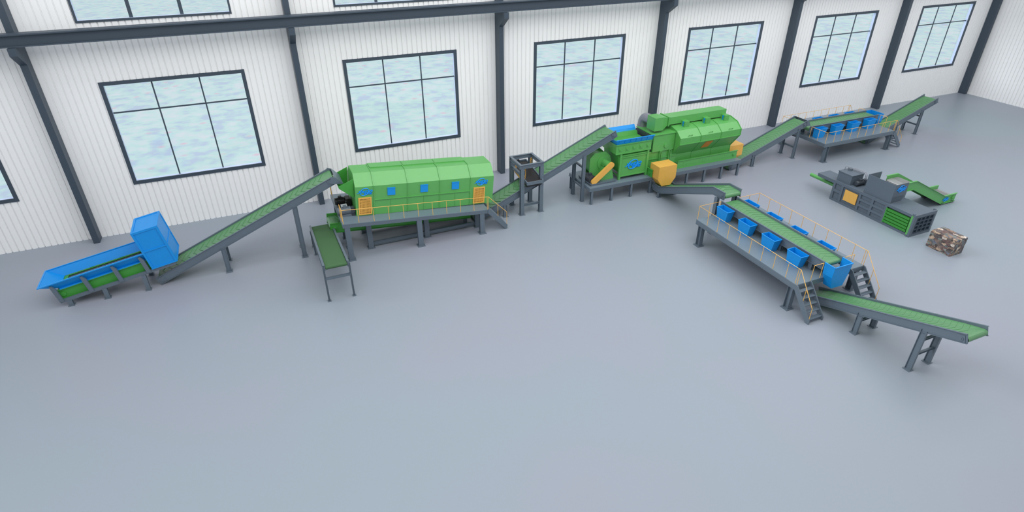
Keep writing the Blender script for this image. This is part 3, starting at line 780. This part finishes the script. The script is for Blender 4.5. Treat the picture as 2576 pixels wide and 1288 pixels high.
m = M(); m.hexa([LS(53.1, .28, .0), LS(53.95, .28, .0), LS(53.95, .88, .0), LS(53.1, .88, .0)], [LS(53.1, .28, .03), LS(53.95, .28, .03), LS(53.95, .88, .03), LS(53.1, .88, .03)])
part('access_panel', m, mat('orange_panel', (206, 132, 50), .5), t, 'orange rectangular access panel')

t = thing('trough_conveyor', (53.9, -9.0, DK), 'green sided discharge conveyor under the ribbed settling chamber', 'conveyor')
m = M()
for y in (-10.3, -7.75): 
    m.box(50.5, 57.72, y, y+.04, DK-.005, 2.46); m.box(50.5, 57.74, y-.08, y+.06, 2.43, 2.48); m.box(50.5, 57.72, y-.06, y+.06, DK-.005, DK+.03)
part('side_plate', m, GREEN, t)
m = M(); m.box(50.5, 57.6, -10.2, -7.8, 1.8, 2.2); part('belt', m, BELT, t)
m = M()
for x in (51.2, 51.5, 53.5, 53.8, 55.9, 56.2):
    for z in (1.92, 2.2): m.cyl((x, -10.3, z), (x, -10.33, z), .03, 8)
m.cyl((57.3, -10.3, 2.08), (57.3, -10.38, 2.08), .14, 18); m.cyl((57.3, -10.38, 2.08), (57.3, -10.42, 2.08), .07, 12)
part('bolt', m, GREEN, t)

t = thing('air_duct', (52.5, -8.7, 5.7), 'long rectangular green air duct lying on top of the settling chamber', 'duct')
part('duct_run', M().box(49.6, 56.3, -9.3, -8.1, 5.86, 6.55), GREEN, t)
part('duct_flange', M().box(49.45, 49.55, -9.42, -8.0, 5.76, 6.65).box(49.6, 49.66, -9.36, -8.05, 5.8, 6.6), GREEN, t)
m = M(); m.box(47.68, 48.6, -9.78, -8.55, 5.62, 6.85)
m.hexa([(48.6, -9.78, 5.62), (49.5, -9.3, 5.86), (49.5, -8.1, 5.86), (48.6, -8.55, 5.62)], [(48.6, -9.78, 6.85), (49.5, -9.3, 6.55), (49.5, -8.1, 6.55), (48.6, -8.55, 6.85)])
part('transition_box', m, GREEN, t)
for x in (51.05, 53.5, 55.75):
    b = part('damper_box', M().box(x, x+.52, -9.85, -9.3, 5.55, 6.12), GREEN, t)
    m = M(); m.cyl((x, -9.6, 6.0), (x-.04, -9.6, 6.0), .1, 12); m.box(x-.04, x, -9.64, -9.56, 5.62, 6.0); part('damper_lever', m, BLUE, b, 'blue lever')
t = thing('elbow_pipe', (48.15, -7.2, DK), 'fat grey metal elbow pipe behind the green transition box', 'pipe')
pts = [(48.15, -8.5, 6.3)] + [(48.15, -7.85+.65*math.sin(R(an)), 5.65+.65*math.cos(R(an))) for an in (0, 18, 36, 54, 72, 90)] + [(48.15, -7.2, 5.3), (48.15, -7.2, DK-.05)]
part('pipe_bend', M().tube(pts, .46, 28), PIPE, t)
part('pipe_flange', M().cyl((48.15, -7.2, 5.42), (48.15, -7.2, 5.36), .54, 28), PIPE, t)

# amber hoods
t = thing('discharge_hood', (48.1, -11.3, 1.0), 'large faceted amber discharge hood above the tail of the dogleg conveyor', 'hood')
m = M(); m.hexa([(47.12, -12.0, 1.72), (49.07, -12.0, 1.72), (49.07, -10.62, 1.72), (47.12, -10.62, 1.72)], [(47.12, -12.0, 2.98), (49.07, -12.0, 2.98), (49.07, -10.62, 2.98), (47.12, -10.62, 2.98)])
part('hood_box', m, YELLOW, t)
m = M(); m.hexa([(47.62, -11.98, 1.04), (48.6, -11.98, 1.04), (48.6, -10.95, 1.04), (47.62, -10.95, 1.04)], [(47.12, -12.0, 1.72), (49.07, -12.0, 1.72), (49.07, -10.62, 1.72), (47.12, -10.62, 1.72)])
part('hood_cone', m, YELLOW, t)
t = thing('transfer_conveyor', (48.1, -10.5, 1.6), 'short green sided stub conveyor feeding into the large amber hood', 'conveyor')
m = M()
for x in (47.0, 49.12): m.box(x, x+.04, -11.15, -10.2, 1.69, 2.42); m.box(x-.06, x+.06, -11.17, -10.2, 2.4, 2.45)
m.cyl((47.0, -10.8, 2.05), (46.92, -10.8, 2.05), .12, 14)
part('side_plate', m, DKGREEN, t); part('belt', M().box(47.2, 49.0, -11.1, -10.2, 1.85, 2.2), BELT, t)
t = thing('discharge_hood', (58.0, -8.9, 1.5), 'smaller amber discharge hood at the far end of the settling chamber', 'hood')
m = M(); m.box(57.12, 58.85, -9.85, -7.9, 1.65, 2.8); part('hood_box', m, YELLOW, t)
m = M(); m.hexa([(57.5, -9.7, 1.4), (58.5, -9.7, 1.4), (58.5, -8.2, 1.4), (57.5, -8.2, 1.4)], [(57.12, -9.85, 1.65), (58.85, -9.85, 1.65), (58.85, -7.9, 1.65), (57.12, -7.9, 1.65)])
part('hood_cone', m, YELLOW, t)

# ================================================================ 6 DOGLEG CONVEYOR
XF[0] = Matrix.Translation((48.23, -10.6, 0)) @ Matrix.Rotation(-math.pi/2, 4, 'Z')
t = thing('dogleg_conveyor', (4.8, 0, 0), 'slate dogleg conveyor climbing from the large amber hood to near sorting line', 'conveyor')
conveyor(t, [(0, 1.06), (1.4, 1.06), (8.28, 3.9), (9.68, 3.93)], 0, 1.8, 0.66, 0.4, trough=.04, depth=.16, rr=.2)
for x in (.25, 1.45):
    for y in (-.85, .85): part('leg', M().hcol(x, y, 0, .42, .26, .2, .03, .18), STEEL, t)
for y in (-.98, .86): part('leg', M().hcol(9.05, y, 0, 3.3, .34, .24, .03, .2), STEEL, t)
XF[0] = Matrix.Identity(4)

# ================================================================ 7 SORTING STATIONS
def station(mx, tag, out_dv, order):
    XF[0] = mx
    near = tag == 'near'
    where = 'near sorting platform' if near else 'far sorting platform'
    t = thing('sorting_platform', (5.2, 0, 0), 'raised slate sorting platform with amber handrails and two stairs, ' + ('nearest the open floor' if near else 'farthest, beside the window wall'), 'platform', 'sorting platforms')
    Z = 2.13; W = 3.1; L = 10.35
    part('deck', M().box(0, L, -W, W, Z-.05, Z), DECK, t)
    for y in (-W, W):
        sg = 1 if y > 0 else -1
        m = M(); m.box(0, L, y-sg*.03, y, Z-.38, Z-.05); m.box(0, L, y-sg*.12, y+sg*.03, Z-.41, Z-.37); part('edge_beam', m, STEEL, t)
    for x in (0, 3.4, 6.9, L-.03): part('cross_beam', M().box(x, x+.03, -W, W, Z-.38, Z-.05), STEEL, t)
    for x in (.58, 9.98):
        for y in (-2.95, 2.95): part('leg', M().hcol(x, y, 0, Z-.39, .42, .34, .03, .32, 'x'), STEEL, t)
    H = Z+1.16
    for sg in (-1, 1):
        us = [.06+1.158*i for i in range(9)] + [10.18, 10.33]
        rail(t, [(u, sg*3.05, Z, H) for u in us] + [(11.13, sg*3.07, 1.05, 2.2), (11.93, sg*3.07, .15, 1.2)],
             [(.06, sg*.95, H), (.06, sg*3.05, H), (10.35, sg*3.05, H), (11.93, sg*3.07, 1.2)])
        rail(t, [(.06, sg*2.0, Z, H), (.06, sg*.95, Z, H)], [(.06, sg*.95, H), (.06, sg*2.0, H)])
        rail(t, [(10.3, sg*1.83, Z, H), (10.3, sg*1.0, Z, H)], [(10.3, sg*1.83, H), (10.3, sg*1.0, H)])
        m = M()
        for y in (3.1, 1.87): m.prism([(10.33, Z+.02), (10.5, Z-.02), (12.02, .3), (12.02, .0), (11.75, .0), (10.33, Z-.42)], sg*y-.03, sg*y+.03, 'y')
        m.box(10.34, 10.38, min(sg*1.84, sg*3.13), max(sg*1.84, sg*3.13), Z-.36, Z-.02)
        st = part('stair', m, STEEL, t)
        for i in range(5):
            f = (i+.75)/5.4; x = 10.42+1.55*f; z = Z-.05-2.0*f
            part('tread', M().box(x-.14, x+.14, min(sg*1.9, sg*3.07), max(sg*1.9, sg*3.07), z-.05, z), STEEL, st)
    t = thing('sorting_conveyor', (5.1, 0, Z), 'flat sorting conveyor with green chevron belt down the middle of the %s platform' % ('near' if near else 'far'), 'conveyor', 'sorting conveyors')
    conveyor(t, [(-.05, 3.3), (10.2, 3.3)], 0, 1.76, .62, .36, trough=.03, depth=.14, rr=.19, vdir=1, cleat=.012, vk=.5)
    for x in (.8, 3.6, 6.4, 9.2):
        for y in (-.72, .72): part('leg', M().hcol(x, y, Z-.01, 2.7, .3, .2, .03, 0), STEEL, t)
    # bins
    src = None; names4 = ['first', 'second', 'third', 'fourth']
    for sg, side in ((-1, 'stair-rail side facing the camera'), (1, 'far side of the belt')):
        for i in range(4):
            if src is None:
                t = thing('sorting_bin', (1.0, -1.27, Z), '', 'bin')
                b = [(.5, -1.52), (1.45, -1.52), (1.45, -.97), (.5, -.97)]; tp = [(.41, -1.62), (1.68, -1.62), (1.68, -.95), (.41, -.95)]
                th = .025; m = M()
                for k_ in range(4):
                    j = (k_+1) % 4; q = [(b[k_][0], b[k_][1], Z), (b[j][0], b[j][1], Z), (tp[j][0], tp[j][1], 3.15), (tp[k_][0], tp[k_][1], 3.15)]
                    slab(m, q, -th)
                m.add([(x, y, Z+.02) for x, y in b] + [(x, y, Z) for x, y in b], [(0,1,2,3),(7,6,5,4),(0,4,5,1),(1,5,6,2),(2,6,7,3),(3,7,4,0)])
                part('bin_body', m, BLUE, t)
                m = M()
                for k_ in range(4):
                    j = (k_+1) % 4; m.bar((tp[k_][0], tp[k_][1], 3.14), (tp[j][0], tp[j][1], 3.14), .05, .04)
                part('rim', m, BLUE, t)
                src = t; o = t
            else:
                o = copy_thing(src)
            loc = Vector((1.0+2.45*i, sg*1.27, Z))
            o.location = mx @ loc
            if sg > 0: o.rotation_euler = (0, 0, 0); o.scale = (1, 1, 1)
            o['label'] = 'blue tapered bin, %s from feed end, %s row, %s' % (names4[i], 'front' if sg < 0 else 'back', where)
            o['group'] = 'blue bins on the %s' % where
    # end chute
    t = thing('end_chute', (10.7, 0, 1.5), 'big blue end chute at the discharge end of the %s sorting conveyor' % ('near' if near else 'far'), 'chute', 'blue end chutes')
    m = M(); T = 3.25; K = 2.45; Bz = 1.55
    top = [(10.22, -.8), (11.05, -.8), (11.05, .8), (10.22, .8)]; mid = [(10.27, -.8), (11.02, -.8), (11.02, .72), (10.27, .72)]; bot = [(10.32, -.5), (11.0, -.5), (11.0, .5), (10.32, .5)]
    for (A, za), (B, zb) in (((mid, K), (top, T)), ((bot, Bz), (mid, K))):
        for k_ in range(4):
            j = (k_+1) % 4
            if k_ == 3 and za == K: continue
            slab(m, [(A[k_][0], A[k_][1], za), (A[j][0], A[j][1], za), (B[j][0], B[j][1], zb), (B[k_][0], B[k_][1], zb)], -.025)
    part('chute_body', m, BLUE, t)
    m = M()
    for k_ in range(3):
        m.bar((top[k_][0], top[k_][1], T), (top[k_+1][0], top[k_+1][1], T), .07, .05)
    part('rim', m, BLUE, t)
    # outgoing conveyor
    t = thing('belt_conveyor', (14.5, out_dv, 0), ('inclined conveyor rising from blue end chute toward the right foreground' if near else 'farthest inclined conveyor rising toward the right corner of the hall'), 'conveyor')
    conveyor(t, [(9.3, .38), (19.6, 4.1)], out_dv, 1.84, .58, .33, trough=.06, depth=.12, rr=.2, cleat=.012, vdir=-1)
    legs_pair(t, 17.6, out_dv-.83, out_dv+.83, 2.92, .36, bars=(1.1, 2.15), plate=.22)
    legs_pair(t, 13.82, out_dv-.83, out_dv+.83, 1.52, .36, bars=(.95,), plate=.22)
    XF[0] = Matrix.Identity(4)
station(Matrix.Translation((47.95, -20.35, 0)) @ Matrix.Rotation(-math.pi/2, 4, 'Z'), 'near', -.22, 0)
station(Matrix.Translation((67.95, -8.8, 0)), 'far', 0.0, 1)

# conveyor from the separator up to the far station
t = thing('belt_conveyor', (62.4, -8.8, 0), 'inclined conveyor with green belt rising from the small amber hood to far platform', 'conveyor')
conveyor(t, [(57.6, .5), (67.2, 4.05)], -8.8, 1.84, .6, .33, trough=.06, depth=.12, rr=.2, cleat=.012, vdir=-1)
legs_pair(t, 60.75, -9.65, -7.95, 1.25, .34, bars=(.75,), plate=.2)
legs_pair(t, 66.37, -9.65, -7.95, 3.3, .34, bars=(1.2, 2.4), plate=.2)
m = M()
for y in (-9.72, -7.92): m.prism([(67.1, 4.1), (67.4, 3.98), (67.75, 3.45), (67.3, 3.45)], y, y+.03, 'y')
m.prism([(67.36, 4.0), (67.42, 4.0), (67.78, 3.45), (67.72, 3.45)], -9.72, -7.9, 'y'); part('head_chute', m, STEEL, t)

# ================================================================ 8 BALER
t = thing('baler', (62.95, -22.7, 0), 'long grey horizontal baler with green cage end and amber side panel', 'baler')
BX0, BX1, BY0, BY1, BZ = 61.75, 64.2, -26.6, -18.72, 1.9
rec = 0.1
m = M(); m.box(BX0+rec, BX1, -24.2, BY1, .06, BZ-.02); m.box(BX0+.25, BX1-.25, BY0, -24.2, .2, BZ-.1)
part('press_body', m, BALER, t)
# side frame with recessed bays
m = M()
def sx(y0, y1, z0, z1, x0=BX0, x1=BX0+rec): m.box(x0, x1, y0, y1, z0, z1)
sx(BY0, BY1, 0, .2); sx(BY0, BY1, 1.68, BZ)
for y0, y1 in ((-18.95, -18.72), (-19.82, -19.6), (-21.68, -21.5), (-22.95, -22.75), (-24.25, -24.05)): sx(y0, y1, .2, 1.68)
sx(-19.6, -18.95, .88, 1.12)
for z in (.58, 1.1): sx(-22.75, -21.68, z, z+.2); sx(-24.05, -22.95, z, z+.2)
m.box(BX0+.1, BX1, BY0, -24.2, BZ-.06, BZ); m.box(BX0, BX1, BY0, -24.2, 0, .2)
m.box(BX1-.1, BX1, BY0, -24.2, .2, 1.7)
part('side_frame', m, BALER, t)
part('access_panel', M().box(BX0-.01, BX0+.06, -21.37, -20.08, .5, 1.5), YELLOW, t, 'amber rectangular side panel')
for i in range(5):
    z = .35+.27*i
    m = M(); m.box(BX0+.02, BX0+.2, -26.35, -24.22, z-.1, z+.06); m.box(BX0-.04, BX0+.2, -26.35, -24.22, z+.05, z+.09); m.box(BX0-.02, BX0+.06, -24.3, -24.22, z-.13, z+.14)
    part('cage_bar', m, DKGREEN, t, 'green cage bar')
for x in (BX0-.03, BX1-.08):
    part('gate_post', M().box(x, x+.14, -26.62, -26.45, .12, 1.84), GREEN, t, 'bright green gate post')
m = M()
gx0, gx1, gy = 61.65, 64.25, -26.66
m.box(gx0, gx1, gy-.16, gy, 1.72, 1.98); m.box(gx0, gx1, gy-.16, gy, .0, .22); m.box(gx0, gx0+.3, gy-.16, gy, .22, 1.72); m.box(gx1-.2, gx1, gy-.16, gy, .22, 1.72)
for x in (gx0+.02, gx1-.12): m.box(x, x+.14, gy-.02, gy+.14, 1.9, 2.04); m.box(x-.04, x+.12, gy-.02, gy+.14, 0, .14)
part('gate_frame', m, BALER, t)
m = M(); ix0, ix1, iz0, iz1 = gx0+.3, gx1-.2, .22, 1.72
m.box(ix0, ix1, gy-.04, gy, iz0, iz1)
for i in range(5): x = ix0+(ix1-ix0-.09)*i/4; m.box(x, x+.09, gy-.15, gy-.04, iz0, iz1)
for i in range(5): z = iz0+(iz1-iz0-.09)*i/4; m.box(ix0, ix1, gy-.14, gy-.04, z, z+.09)
part('gate_grid', m, COLM, t, 'dark waffle grid gate')
# feed hopper
m = M(); hx0, hx1, hy0, hy1, hz = 61.92, 63.5, -24.27, -21.65, 3.58
m.box(hx0, hx0+.04, hy0, hy1, BZ-.03, hz); m.box(hx0, hx1, hy1-.04, hy1, BZ-.03, hz); m.box(hx0, hx1, hy0, hy0+.04, 2.45, hz)
slab(m, [(hx0, hy0+.02, 2.47), (hx1, hy0+.02, 2.47), (hx1-.15, hy0+.08, BZ-.02), (hx0, hy0+.08, BZ-.02)], .03)
part('feed_hopper', m, BALER, t)
logo(t, (62.7, hy0-.01, 3.16), (1, 0, 0), (0, 0, 1), 1.15)
# oil tank
m = M(); m.box(62.02, 63.48, -20.15, -18.72, BZ-.02, 2.78); m.box(61.98, 63.52, -20.19, -18.68, 2.74, 2.8); part('oil_tank', m, BALER, t)
m = M(); m.cyl((62.95, -19.1, 2.8), (62.95, -19.1, 3.0), .2, 20); part('filler_cap', m, GREYM, t)
m = M(); m.tube([(62.6, -18.8, 2.8), (62.6, -18.8, 3.1), (62.75, -18.95, 3.12), (62.85, -19.05, 3.0)], .03, 8)
m.tube([(63.1, -19.3, 2.95), (63.2, -19.4, 3.02), (63.3, -20.45, 3.02), (63.3, -20.6, 2.8), (63.3, -20.6, 2.3)], .03, 8)
m.tube([(63.0, -19.35, 2.92), (63.1, -19.45, 2.97), (63.2, -20.4, 2.97), (63.2, -20.55, 2.75), (63.2, -20.55, 2.3)], .03, 8)
part('hydraulic_hose', m, PIPE, t)
motor(t, (62.75, -20.5, 2.16), .75, .2, (1, 0, 0), DARK)
part('pump', M().box(63.15, 63.5, -20.7, -20.35, BZ-.02, 2.4), DARK, t)
part('ram_box', M().box(61.88, 63.38, -18.72, -16.78, 1.52, 1.82), BALER, t)
part('ram_cylinder', M().cyl((62.7, -15.4, .98), (62.7, -18.8, .98), .17, 24), GREEN, t, 'bright green hydraulic cylinder')

# chain conveyor into the baler
t = thing('chain_conveyor', (68, -22.9, 0), 'bright green sided slat conveyor feeding the grey baler hopper', 'conveyor')
path = [(63.85, 3.24), (65.25, 3.24), (70.03, .92), (71.75, .92)]
SL = dict(plate_m=GREEN, belt_m=SLAT)
conveyor(t, path, -22.9, 1.95, .8, .11, trough=0.0, depth=.3, rr=.16, cleat=.02, vk=0.0, fl=.13, bearings=False, **SL)
m = M(); m.cyl((71.35, -23.78, .5), (71.35, -23.86, .5), .2, 20); m.cyl((71.35, -23.86, .5), (71.35, -23.9, .5), .1, 16); part('tail_bearing', m, GREEN, t)
logo(t, (70.35, -23.8, .52), (1, 0, 0), (0, 0, 1), .85)
for x in (70.1, 71.4):
    for y in (-23.7, -22.05): part('foot', M().box(x-.18, x+.18, y-.15, y+.15, 0, .16), DARK, t)
for y in (-23.7, -22.05):
    part('leg', M().hcol(64.25, y, 0, 2.5, .24, .2, .03, .2), STEEL, t)

# bale
m = M(); nx, ny, nz = 10, 14, 10
bx0, bx1, by0, by1, bz1 = 61.76, 63.2, -30.25, -28.28, 1.4
rng = random.Random(3)
def jit(): return (rng.random()-.5)*.025
vid = {}; vs = []; fs = []
def V(i, j, k_):
    if (i, j, k_) not in vid:
        x = bx0+(bx1-bx0)*i/nx; y = by0+(by1-by0)*j/ny; z = bz1*k_/nz
        vid[(i, j, k_)] = len(vs); vs.append((x+jit(), y+jit(), max(0, z+(jit() if k_ else 0))))
    return vid[(i, j, k_)]
for i in range(nx):
    for j in range(ny): fs.append((V(i,j,0), V(i,j+1,0), V(i+1,j+1,0), V(i+1,j,0))); fs.append((V(i,j,nz), V(i+1,j,nz), V(i+1,j+1,nz), V(i,j+1,nz)))
for i in range(nx):
    for k_ in range(nz): fs.append((V(i,0,k_), V(i+1,0,k_), V(i+1,0,k_+1), V(i,0,k_+1))); fs.append((V(i,ny,k_), V(i,ny,k_+1), V(i+1,ny,k_+1), V(i+1,ny,k_)))
for j in range(ny):
    for k_ in range(nz): fs.append((V(0,j,k_), V(0,j,k_+1), V(0,j+1,k_+1), V(0,j+1,k_))); fs.append((V(nx,j,k_), V(nx,j+1,k_), V(nx,j+1,k_+1), V(nx,j,k_+1)))
m.add(vs, fs)
single('waste_bale', m, BALE, 'brown and grey bale of compressed waste lying on the floor past the baler', 'bale')
